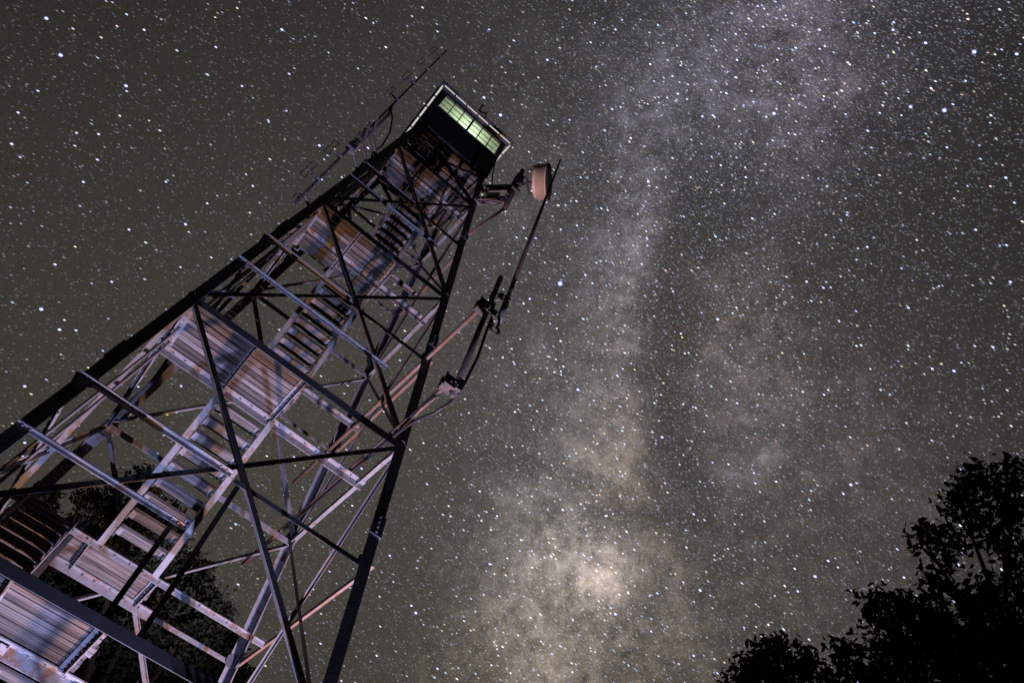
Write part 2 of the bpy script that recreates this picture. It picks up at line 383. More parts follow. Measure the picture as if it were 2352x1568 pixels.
for a, s in (('y', -1), ('y', 1), ('x', -1), ('x', 1)):
    e = 0.60 if a == 'y' else 0.5695
    b = MB(); wallbox(b, a, s, -e, e, ZB, ZW0); wallbox(b, a, s, -e, e, ZW1, ZE-0.004)
    wallbox(b, a, s, -e, -0.53, ZW0, ZW1); wallbox(b, a, s, 0.53, e, ZW0, ZW1)
    b.build('wall', DARKPAINT, CAB)
    fr = MB()
    for x in (-0.354, -0.177, 0.177, 0.354): wallbox(fr, a, s, x-0.008, x+0.008, ZW0, ZW1, 0.585, 0.598)
    wallbox(fr, a, s, -0.016, 0.016, ZW0, ZW1, 0.583, 0.600)
    for z in (ZW0+0.161, ZW0+0.323):
        for u0, u1 in ((-0.52, -0.362), (-0.346, -0.185), (-0.169, -0.016), (0.016, 0.169), (0.185, 0.346), (0.362, 0.52)):
            wallbox(fr, a, s, u0, u1, z-0.0025, z+0.0025, 0.587, 0.596)
    wallbox(fr, a, s, -0.53, 0.53, ZW0, ZW0+0.012, 0.574, 0.612); wallbox(fr, a, s, -0.53, 0.53, ZW1-0.01, ZW1, 0.574, 0.609)
    wallbox(fr, a, s, -0.53, -0.52, ZW0+0.012, ZW1-0.01, 0.574, 0.607); wallbox(fr, a, s, 0.52, 0.53, ZW0+0.012, ZW1-0.01, 0.574, 0.607)
    fr.build('window_frame', TRIM, CAB)
    g = MB(); wallbox(g, a, s, -0.52, 0.52, ZW0+0.012, ZW1-0.01, 0.580, 0.583); g.build('window', GLASS, CAB)
    # soffit: dark board next to the wall, self-glowing panels outside it in place of cabin light, divided by rafter ends
    sf = MB(); e2 = 0.646 if a == 'y' else 0.5995
    wallbox(sf, a, s, -e2, e2, ZE-0.035, ZE-0.026, 0.604, 0.646 if a == 'y' else 0.638); sf.build('soffit', TRIM, CAB)
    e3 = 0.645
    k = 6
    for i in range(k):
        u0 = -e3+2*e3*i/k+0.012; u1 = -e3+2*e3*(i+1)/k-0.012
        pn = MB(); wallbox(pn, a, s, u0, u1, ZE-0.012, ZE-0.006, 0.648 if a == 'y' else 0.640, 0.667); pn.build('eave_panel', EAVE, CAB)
    fa = MB(); e4 = 0.685 if a == 'y' else 0.6705
    wallbox(fa, a, s, -e4, e4, ZE-0.02, ZE+0.022, 0.671, 0.685)
    for i in range(1, k):
        u = -e3+2*e3*i/k; wallbox(fa, a, s, u-0.011, u+0.011, ZE-0.016, ZE-0.004, 0.647, 0.6705)
    fa.build('fascia', TRIM, CAB)
b = MB(); e = 0.70
b.add([(-e, -e, ZE+0.005), (e, -e, ZE+0.005), (e, e, ZE+0.005), (-e, e, ZE+0.005), (-e, -e, ZE+0.03), (e, -e, ZE+0.03), (e, e, ZE+0.03), (-e, e, ZE+0.03), (0, 0, ZE+0.42)],
      [(3, 2, 1, 0), (0, 1, 5, 4), (1, 2, 6, 5), (2, 3, 7, 6), (3, 0, 4, 7), (4, 5, 8), (5, 6, 8), (6, 7, 8), (7, 4, 8)])
b.build('roof', ROOFMAT, CAB)
b = MB()
b.box(-0.575, 0.575, -0.575, 0.575, ZE-0.02, ZE-0.01)
b.build('ceiling', CEIL, CAB)
b = MB(); b.lathe((0.02, -0.27, ZE-0.10), (0, 0, 1), [(-0.05, 0.0), (-0.035, 0.03), (0, 0.036), (0.03, 0.02), (0.07, 0.012)], 16); b.build('lamp', BULB, CAB, True)
l = bpy.data.lights.new('cabin_lamp', 'POINT'); lo = bpy.data.objects.new('cabin_lamp', l); COL.objects.link(lo)
l.energy = 46; l.color = (0.90, 1.0, 0.76); l.shadow_soft_size = 0.05; lo.location = P3(0.02, -0.2, ZE-0.32)

# ================================================================== antennas and cables
# stacked folded dipoles on a tall thin mast beside the left corner leg
MX, MY = -0.935, -0.91
D = thing('dipole_antenna', (MX, MY, 1.75), 'tall thin mast carrying a row of small folded dipoles left of the cabin', 'antenna')
b = MB(); b.tube([(MX, MY, 1.75), (MX, MY, 4.4), (MX, MY, 7.02)], 0.016, 8, 0.011); b.build('mast', DARKSTEEL, D, True)
for z in (6.66, 6.03, 5.40, 4.72, 2.86, 2.28):
    b = MB(); b.tube([(MX+0.01, MY, z), (MX-0.125, MY-0.02, z)], 0.0125, 8); b.bolt((MX-0.02, MY-0.02, z), (1, 0, 0), 0.022, 0.04)
    d = b.build('dipole', PIPE, D)
    x = MX-0.115; y = MY-0.02; h = 0.155
    loop = [(x, y, z)]+[(x-0.012+0.03*math.cos(a), y-0.01, z+h-0.02+0.02*math.sin(a)) for a in np.linspace(0.1, math.pi, 6)]
    loop += [(x-0.042+0.03*(1-math.cos(a))*0, y-0.01, z+q) for a, q in ((0, 0.05), (0, -0.05))]
    loop += [(x-0.012-0.03*math.cos(a), y-0.01, z-h+0.02-0.02*math.sin(a)) for a in np.linspace(0, math.pi-0.1, 6)]+[(x, y, z)]
    c = MB(); c.tube(loop, 0.0042, 6); c.build('loop', DARKSTEEL, d)
b = MB(); b.tube([(MX+0.045, MY+0.03, 3.15), (MX+0.045, MY+0.03, 4.34), (MX+0.03, MY+0.02, 4.42), (MX+0.005, MY, 4.5)], 0.02, 10); b.build('support_pole', PIPE, D, True)
for z in (3.42, 3.72):
    b = MB(); w_ = hw(z); b.tube([(-w_+0.02, -w_+0.02, z), (MX+0.03, MY+0.02, z+0.01)], 0.019, 10); s = b.build('standoff', RUSTY, D)
    c = MB()
    for dz in (-0.035, 0.035):
        for dx in (-0.03, 0.03):
            c.tube([(MX+dx+0.04, MY+0.06-abs(dx), z+dz), (MX+dx-0.02, MY-0.17, z+dz)], 0.0055, 6)
        c.box(MX-0.045, MX+0.06, MY-0.045, MY-0.028, z+dz-0.013, z+dz+0.013); c.box(MX-0.045, MX+0.06, MY+0.05, MY+0.066, z+dz-0.013, z+dz+0.013)
    c.build('clamp', RUSTY, s)
b = MB(); w_ = hw(3.19); b.tube([(-w_+0.02, -w_+0.02, 3.16), (MX+0.02, MY, 3.14)], 0.018, 8); b.box(MX-0.04, MX+0.05, MY-0.045, MY+0.04, 3.10, 3.19); b.build('standoff', PIPE, D)
b = MB(); w_ = hw(2.0); b.tube([(-w_+0.02, -w_+0.02, 1.95), (MX+0.01, MY, 1.95)], 0.018, 8)
for q in range(5): b.tube([(MX-0.05+0.03*q, MY-0.06, 1.87+0.03*q), (MX-0.06+0.03*q, MY+0.07, 1.9+0.03*q)], 0.006, 6)
b.build('standoff', RUSTY, D)

# whip antenna on its pipe mount right of the tower
W_ = thing('whip_antenna', (0.90, -1.76, 0.0), 'long thin whip antenna clamped to a vertical pipe held out on two long arms', 'antenna')
b = MB(); b.tube([(0.925, -1.755, -0.05), (0.925, -1.755, 1.68)], 0.024, 10); b.build('mount_pole', DARKSTEEL, W_, True)
for z, xa, xb, y1 in ((0.035, 0.862, 0.826, 1.80), (1.122, 0.872, 0.835, 1.72)):
    b = MB(); b.tube([(xa, -1.80, z), (xb, y1, z)], 0.021, 10); a = b.build('support_arm', RUSTY, W_, True)
    c = MB(); c.box(xa-0.05, xa+0.05, -1.80, -1.70, z-0.05, z-0.027); c.box(xa-0.05, xa+0.05, -1.80, -1.70, z+0.027, z+0.05)
    c.box(0.90, 0.95, -1.83, -1.80, z-0.06, z+0.06)
    for q in (-0.035, 0.035): c.tube([(xa-0.05, -1.75+q, z-0.07), (xa-0.05, -1.75+q, z+0.08)], 0.007, 6); c.tube([(0.90, -1.84, z+q), (0.99, -1.70, z+q)], 0.007, 6)
    c.build('clamp', DARKSTEEL, a)
b = MB(); b.tube([(1.045, -1.80, 1.04), (1.045, -1.80, 1.42)], 0.030, 10); b.tube([(1.045, -1.80, 1.42), (1.045, -1.80, 1.72)], 0.022, 10)
b.build('base_tube', GREENGREY, W_, True)
b = MB(); b.tube([(1.045, -1.80, 1.72), (1.045, -1.80, 4.62)], 0.024, 8, 0.011); b.build('whip', DARKSTEEL, W_, True)
for z in (1.10, 1.38):
    b = MB()
    for q in (-0.03, 0.03): b.tube([(0.88, -1.72, z+q), (1.10, -1.86, z+q)], 0.007, 6)
    b.box(0.965, 1.0, -1.80, -1.76, z-0.045, z+0.045); b.build('clamp', DARKSTEEL, W_)
b = MB()
pts = [(1.045, -1.80, 1.04), (1.05, -1.81, 0.97)]
pts += [(1.03+0.045*math.sin(a), -1.81, 0.93-0.045+0.045*math.cos(a)) for a in np.linspace(0.3, 5.6, 12)]
pts += [(0.97, -1.80, 1.02), (0.975, -1.79, 0.85), (1.0, -1.76, 0.5), (0.985, -1.74, 0.15), (0.95, -1.70, -0.06), (0.91, -1.58, -0.12), (0.88, -1.4, -0.08), (0.875, -1.2, -0.02), (0.865, -0.95, 0.0), (0.84, 0.9, 0.005)]
b.tube(pts, 0.0125, 8); b.build('coax_cable', CABLE, W_, True)

# drum shaped microwave antenna on its bracket at the right corner leg
ax = Vector((1, -1, 0)).normalized(); PX, PY = 0.92, -0.93
M_ = thing('drum_antenna', (PX, PY, 4.4), 'round cream drum antenna held out from the tower corner beside the cabin', 'antenna')
b = MB(); b.tube([(PX, PY, 4.36), (PX, PY, 5.56)], 0.036, 12); b.build('mount_pole', DARKSTEEL, M_, True)
for z in (4.60, 4.98):
    w_ = hw(z); b = MB(); p = Vector((w_+0.01, -w_-0.01, z)); q = Vector((PX-0.02, PY+0.02, z)); side = Vector((1, 1, 0)).normalized()
    for s in (-1, 1): b.prism(p+side*s*0.035, q+side*s*0.035, [(-0.008, -0.035), (0.008, -0.035), (0.008, 0.035), (-0.008, 0.035)], side, (0, 0, 1))
    b.prism(p.lerp(q, .25), p.lerp(q, .95), [(-0.03, -0.045), (0.03, -0.045), (0.03, -0.03), (-0.03, -0.03)], side, (0, 0, 1))
    b.box(p.x-0.07, p.x+0.05, p.y-0.02, p.y+0.02, z-0.06, z+0.06); b.box(PX-0.06, PX+0.03, PY-0.03, PY+0.06, z-0.05, z+0.05)
    for k in range(3): b.tube([p.lerp(q, 0.1)+side*0.07+Vector((0, 0, 0.03*k-0.03)), p.lerp(q, 0.1)-side*0.07+Vector((0, 0, 0.03*k-0.03))], 0.007, 6)
    for k in range(2): b.tube([q+side*0.08+Vector((0, 0, 0.06*k-0.03)), q-side*0.08+Vector((0, 0, 0.06*k-0.03))], 0.008, 6)
    b.build('bracket_arm', PIPE, M_)
b = MB(); c = Vector((0.76, -0.77, 4.74)); b.prism(c-Vector((0, 0, 0.05)), c+Vector((0, 0, 0.05)), [(-0.09, -0.03), (0.07, -0.03), (0.07, 0.03), (-0.09, 0.03)], ax, (0.7071, 0.7071, 0)); b.build('radio_box', CREAM, M_)
b = MB(); b.tube([(0.70, -0.70, 3.62), (PX+0.01, PY, 4.42)], 0.017, 8); b.build('stay_pipe', RUSTY, M_, True)
dc = Vector((1.055, -1.075, 5.16))
b = MB(); b.lathe(dc, ax, [(0.045, 0.0), (0.045, 0.20), (0.05, 0.218), (0.082, 0.222), (0.084, 0.214), (0.088, 0.222), (0.094, 0.240), (0.215, 0.243), (0.215, 0.25), (0.235, 0.25)], 56)
DR = b.build('drum', CREAM, M_, True)
b = MB(); b.lathe(dc, ax, [(0.235, 0.25), (0.245, 0.249), (0.262, 0.16), (0.268, 0.0)], 56); b.build('radome', DARKPAINT, M_, True)
b = MB()
for s in (-1, 1):
    sd = Vector((0.7071, 0.7071, 0))*s
    b.tube([dc+ax*0.05+sd*0.17, dc-ax*0.03+sd*0.17, dc-ax*0.05+sd*0.15, dc-ax*0.055+sd*0.02], 0.011, 8)
    b.tube([dc+ax*0.05+sd*0.05+Vector((0, 0, 0.12*s)), dc-ax*0.09+sd*0.03+Vector((0, 0, 0.10*s))], 0.012, 8)
b.box(PX-0.055, PX+0.075, PY-0.075, PY+0.055, 5.08, 5.17); b.box(PX-0.05, PX+0.05, PY-0.05, PY+0.05, 5.28, 5.34); b.box(PX-0.05, PX+0.07, PY-0.07, PY+0.05, 4.86, 4.9)
for k in range(4): b.tube([(PX-0.08, PY-0.05, 5.0+0.09*k), (PX+0.06, PY-0.09, 5.02+0.09*k)], 0.008, 6)
b.box(PX-0.012, PX+0.012, PY-0.012, PY+0.012, 4.86, 5.34); b.build('drum_bracket', DARKSTEEL, M_)
b = MB(); b.tube([(0.62, -0.64, 4.62), (0.72, -0.74, 4.50), (0.80, -0.80, 4.46), (0.87, -0.86, 4.55), (0.86, -0.88, 4.75), (0.93, -0.96, 5.0), (1.02, -1.03, 5.12)], 0.007, 6)
b.build('coax_cable', CABLE, M_, True)

# small rod with a cross arm on the roof
V_ = thing('roof_rod', (0.03, 0, ZE+0.4), 'small dark rod with a cross arm standing on the cabin roof', 'rod')
b = MB(); b.tube([(0.03, 0, ZE+0.38), (0.03, 0, 8.62)], 0.016, 8); b.build('rod', RUSTY, V_, True)
b = MB(); b.tube([(-0.02, 0.03, 8.28), (0.16, -0.05, 8.28)], 0.013, 8); b.tube([(0.16, -0.05, 8.22), (0.16, -0.05, 8.36)], 0.011, 8); b.build('cross_arm', RUSTY, V_, True)

# cables running up the left face, and the two drooping loops near the cabin
cab_specs = [(0.05, 0.013, 1.9, 4.9), (0.12, 0.016, 0.4, 5.2), (0.17, 0.011, -2.2, 5.1), (0.24, 0.018, 1.2, 5.3), (0.30, 0.012, -2.2, 5.2), (0.36, 0.014, 2.3, 5.0)]
cab_lab = ['thin grey cable nearest the front left leg, climbing the left face', 'pale conduit second from the front left leg, starting above the second landing',
           'thin long cable climbing the left face from the lowest landing, nearer the front', 'thickest conduit in the bundle climbing the left face below the cabin',
           'thin long cable climbing the left face from the lowest landing, nearer the back', 'short cable at the back edge of the bundle below the cabin']
for i, (q, r, z0, z1) in enumerate(cab_specs):
    b = MB(); pts = []
    for k in range(13):
        z = z0+(z1-z0)*k/12; w_ = hw(z); pts.append((-w_+0.07+random.uniform(-.005, .005), -w_+0.12+q*1.6*w_/1.0+random.uniform(-.006, .006), z))
    b.tube(pts, r, 8); o = b.build('riser_cable', STEEL if i % 2 else PIPE, None, True, origin=pts[0]); tag(o, cab_lab[i], 'cable', 'cables running up the left face')
b = MB(); b.tube([(MX+0.02, MY+0.01, 4.45), (MX+0.10, MY+0.05, 4.38), (MX+0.19, MY+0.10, 4.15), (MX+0.22, MY+0.16, 3.9), (-0.74, -0.72, 3.68), (-0.68, -0.60, 3.60)], 0.010, 8)
tag(b.build('coax_cable', CABLE, None, True, origin=(MX+.02, MY, 4.4)), 'black cable drooping from the dipole mast to the left leg', 'cable', 'drooping cables near the cabin')
b = MB(); b.tube([(0.60, -0.56, 5.95), (0.655, -0.56, 5.6), (0.70, -0.60, 5.3), (0.70, -0.64, 5.0), (0.66, -0.63, 4.75)], 0.010, 8)
tag(b.build('coax_cable', CABLE, None, True, origin=(.6, -.56, 5.95)), 'black cable drooping from the cabin corner towards the drum antenna', 'cable', 'drooping cables near the cabin')

# ================================================================== ground
def ground():
    b = MB(); rings = [0, 8, 20, 45, 120, 400, 1085]; n = 72; vs = [(0, 0, -GZ)]; fs = []
    for r in rings[1:]:
        for k in range(n):
            a = 2*math.pi*k/n; vs.append((r*math.cos(a), r*math.sin(a), -GZ))
    for k in range(n): fs.append((0, 1+k, 1+(k+1) % n))
    for i in range(len(rings)-2):
        for k in range(n): fs.append((1+i*n+k, 1+(i+1)*n+k, 1+(i+1)*n+(k+1) % n, 1+i*n+(k+1) % n))
    b.add(vs, fs)
    t = NT('forest_floor'); co = t.objco(); n1 = t.noise(co, 0.5, 6); n2 = t.noise(co, 14, 6, 0.7)
    c = t.mix(n2, t.ramp(n1, [(0.3, (0.03, 0.035, 0.018)), (0.7, (0.06, 0.05, 0.035))]), (0.02, 0.018, 0.012))
    tag(b.build('ground', t.surf(c, 0.95, 0, n2, 0.6, 0.05)), kind='structure')
ground()

# ================================================================== trees
VP = camo.matrix_world.translation.copy()
def spot_at(px, py, dist):
    d = (rt*((px-1176)/1717.634)+dn*((py-784)/1717.634)+fw); return VP+d.normalized()*dist, d.normalized().dot(fw)
def tree(label, dist, clumps, base_px, leaf, mat, seed, depth=1.2, density=1.0):
    rnd = np.random.default_rng(seed)
    cl = []
    for (x, y, r) in clumps:
        dd = dist+rnd.uniform(-depth, depth); p, cz = spot_at(x, y, dd); cl.append((p, r/1717.634*dd*cz))
    b0, _ = spot_at(base_px[0], base_px[1], dist); base = Vector((b0.x, b0.y, -0.1))
    T = bpy.data.objects.new('oak_tree', None); COL.objects.link(T); T.location = base; tag(T, label, 'tree', 'dark trees around the tower')
    # crown: leaf faces through each clump, with small twig clusters for an uneven edge
    V = []; F = []
    for p, r in cl:
        nt = int(max(10, 95*r*r*density/(leaf*leaf)/55))
        for _ in range(nt):
            d = rnd.normal(size=3); d /= np.linalg.norm(d); rr = r*(rnd.uniform()**0.42)*1.02
            c = np.array(p)+d*rr*np.array((1, 1, 0.9))
            for _ in range(9):
                q = c+rnd.normal(size=3)*leaf*1.05
                u = rnd.normal(size=3); u /= np.linalg.norm(u); v = np.cross(u, rnd.normal(size=3)); v /= np.linalg.norm(v)
                s = leaf*rnd.uniform(0.5, 1.1); nn = np.cross(u, v)*s*0.15; k = len(V)
                V += [q-u*s, q-u*s*0.2+v*s*0.42+nn, q+u*s*0.5+v*s*0.36+nn, q+u*s, q+u*s*0.45-v*s*0.38+nn, q-u*s*0.25-v*s*0.40+nn]
                F.append((k, k+1, k+2, k+3)); F.append((k, k+3, k+4, k+5))
    me = bpy.data.meshes.new('crown'); me.from_pydata([Vector(q)-base for q in V], [], F); me.materials.append(mat); me.update()
    o = bpy.data.objects.new('crown', me); COL.objects.link(o); o.parent = T
    # trunk and limbs reaching into every clump
    cc = sum((p for p, r in cl), Vector())/len(cl); zlow = min(p.z-r for p, r in cl)
    fork = Vector((base.x*0.6+cc.x*0.4, base.y*0.6+cc.y*0.4, max(1.8, zlow*0.85)))
    tb = MB()
    def seg(pts, r1, r2):
        tb.tube([((q.x)/U, (q.y)/U, q.z/U-GZ) for q in pts], r1/U, 8, r2/U)
    seg([base, base.lerp(fork, 0.5)+Vector((0.1, -0.05, 0)), fork], 0.30, 0.22)
    for ci, (p, r) in enumerate(cl):
        if ci % 3: continue
        mid = fork.lerp(p, 0.5)+Vector((rnd.uniform(-.4, .4), rnd.uniform(-.4, .4), rnd.uniform(0, 0.5)))
        seg([fork, mid, p], 0.075, 0.02)
        for _ in range(3):
            d = Vector(rnd.normal(size=3)).normalized(); seg([mid.lerp(p, 0.7), p+d*r*0.8], 0.03, 0.008)
    tb.build('trunk', BARK, T)
    return T
tree('broad dark tree behind the lower left of the tower, its top showing between the stairs', 19, [(330, 1118, 44), (285, 1165, 55), (375, 1195, 45), (345, 1250, 80), (420, 1330, 62), (300, 1330, 110), (470, 1415, 62), (390, 1430, 110), (515, 1495, 45), (450, 1530, 95), (540, 1560, 40), (270, 1500, 130)], (330, 1500), 0.085, LEAF, 11, density=2.6)
tree('dark tree at the left edge of the photo, lower than the broad one beside it', 21, [(113, 1142, 20), (92, 1180, 36), (60, 1220, 60), (208, 1150, 32), (190, 1215, 36), (140, 1240, 50), (225, 1240, 40), (130, 1330, 110), (40, 1380, 110), (160, 1480, 130), (30, 1520, 90)], (100, 1500), 0.085, LEAF2, 12, density=2.6)
tree('tall dark tree at the right edge with ragged open crown', 17, [(2335, 1095, 42), (2275, 1110, 48), (2225, 1105, 36), (2205, 1160, 46), (2265, 1185, 56), (2330, 1175, 45), (2118, 1236, 24), (2160, 1228, 36), (2210, 1250, 30), (2290, 1235, 34), (2340, 1262, 34), (2180, 1285, 28), (2150, 1320, 26), (2335, 1300, 24), (2280, 1340, 30), (2345, 1360, 42), (2225, 1375, 36), (2150, 1370, 34), (2300, 1420, 90), (2230, 1480, 100), (2340, 1500, 90)], (2280, 1500), 0.10, LEAF, 13, density=0.85)
tree('mid height dark tree in the lower right corner, in front of the tall one', 15, [(2005, 1388, 26), (2050, 1380, 28), (2095, 1392, 36), (2030, 1425, 40), (2140, 1415, 50), (2080, 1450, 60), (2160, 1480, 80), (2020, 1480, 22), (2060, 1530, 70), (2000, 1550, 44), (2180, 1560, 90), (1935, 1495, 26), (1955, 1535, 36), (1915, 1560, 40), (2260, 1540, 80)], (2100, 1540), 0.095, LEAF2, 14, density=0.95)
tree('small round dark treetop at the bottom, left of the other right hand trees', 16, [(1775, 1482, 24), (1810, 1490, 30), (1740, 1505, 34), (1780, 1520, 40), (1830, 1515, 30), (1868, 1518, 18), (1715, 1540, 34), (1690, 1562, 22), (1760, 1560, 55), (1840, 1560, 45)], (1780, 1560), 0.09, LEAF, 15)

# ================================================================== sky: dome with the Milky Way, airglow and trailing stars
SKY_C = Vector((0.2510025, 0.5559829, 0.7923893)); SKY_E = Vector((0.7562782, -0.6235785, 0.1979725)); SKY_N = Vector((-0.6041863, -0.5495754, 0.5769975))
BLOBS = [(-0.209, -0.204, 0.585, 0.473, 0, (0.05, 0.0445, 0.035)), (0.184, 0.105, 0.296, 0.341, 0, (0.013, 0.0125, 0.0155)), (0.317, 0.368, 0.112, 0.102, 0, (0.019, 0.0185, 0.025)), (0.339, 0.326, 0.044, 0.072, 15, (0.034, 0.03, 0.039)), (0.23, 0.284, 0.065, 0.119, 20, (0.011, 0.0115, 0.016)), (0.207, 0.31, 0.038, 0.038, 0, (0.014, 0.014, 0.019)), (0.179, 0.262, 0.03, 0.039, 20, (0.018, 0.018, 0.023)), (0.171, 0.204, 0.025, 0.034, 0, (0.028, 0.027, 0.033)), (0.167, 0.15, 0.027, 0.031, 0, (0.034, 0.033, 0.038)), (0.151, 0.102, 0.024, 0.031, 0, (0.036, 0.034, 0.037)), (0.16, 0.068, 0.018, 0.022, 0, (0.03, 0.028, 0.028)), (0.129, 0.048, 0.028, 0.026, 0, (0.02, 0.019, 0.02)), (0.146, 0.007, 0.02, 0.021, 0, (0.04, 0.034, 0.029)), (0.115, -0.038, 0.035, 0.029, 0, (0.02, 0.018, 0.017)), (0.147, -0.067, 0.016, 0.017, 0, (0.026, 0.022, 0.018)), (0.12, -0.101, 0.032, 0.026, 0, (0.026, 0.022, 0.018)), (0.154, -0.115, 0.015, 0.016, 0, (0.026, 0.021, 0.016)), (0.105, -0.152, 0.034, 0.026, 0, (0.022, 0.019, 0.015)), (0.146, -0.157, 0.023, 0.019, 0, (0.034, 0.027, 0.02)), (0.155, -0.191, 0.021, 0.017, 0, (0.048, 0.034, 0.024)), (0.124, -0.188, 0.024, 0.02, 0, (0.03, 0.024, 0.018)), (0.094, -0.124, 0.086, 0.127, 8, (0.012, 0.011, 0.01)), (0.091, -0.287, 0.047, 0.036, -20, (0.12, 0.106, 0.094)), (0.121, -0.291, 0.022, 0.029, 0, (0.105, 0.09, 0.07)), (0.058, -0.261, 0.073, 0.073, 0, (0.045, 0.043, 0.039)), (0.179, -0.252, 0.027, 0.037, 0, (0.035, 0.027, 0.02)), (0.041, -0.337, 0.066, 0.049, 0, (0.045, 0.04, 0.033)), (0.066, -0.397, 0.091, 0.043, 0, (0.058, 0.048, 0.036)), (0.292, 0.036, 0.039, 0.061, 0, (0.024, 0.0195, 0.017)), (0.327, -0.036, 0.06, 0.066, 0, (0.022, 0.0185, 0.018)), (0.339, -0.117, 0.082, 0.065, 0, (0.016, 0.0145, 0.0145)), (0.318, -0.15, 0.025, 0.011, 30, (0.03, 0.03, 0.034)), (0.226, -0.338, 0.117, 0.08, 0, (0.016, 0.0135, 0.01)), (0.072, 0.049, 0.099, 0.267, 12, (0.012, 0.0122, 0.0145)), (0.403, -0.191, 0.13, 0.156, 0, (0.012, 0.011, 0.01)), (0.206, 0.203, 0.017, 0.039, 10, (-0.0086, -0.0094, -0.0103)), (0.203, 0.127, 0.015, 0.034, -10, (-0.0115, -0.0125, -0.0138)), (0.193, 0.054, 0.017, 0.031, 20, (-0.013, -0.014, -0.0155)), (0.224, 0.002, 0.022, 0.034, -25, (-0.013, -0.014, -0.0155)), (0.174, -0.044, 0.019, 0.023, -40, (-0.0115, -0.0125, -0.0138)), (0.201, -0.1, 0.025, 0.034, 10, (-0.013, -0.014, -0.0155)), (0.263, 0.2, 0.049, 0.044, 0, (-0.01, -0.01, -0.012)), (0.259, 0.125, 0.028, 0.033, 0, (-0.01, -0.009, -0.01)), (0.066, 0.083, 0.017, 0.013, 0, (-0.012, -0.011, -0.012)), (0.093, -0.21, 0.028, 0.011, 20, (-0.02, -0.018, -0.015)), (0.381, -0.019, 0.027, 0.032, 0, (-0.014, -0.012, -0.011)), (0.175, -0.224, 0.028, 0.012, -15, (-0.03, -0.027, -0.022)), (0.121, -0.223, 0.034, 0.012, 30, (-0.025, -0.022, -0.02)), (0.084, -0.351, 0.033, 0.013, 35, (-0.03, -0.026, -0.022)), (0.166, -0.299, 0.016, 0.033, 0, (-0.03, -0.026, -0.022)), (0.214, -0.193, 0.033, 0.05, 0, (-0.02, -0.018, -0.014))]

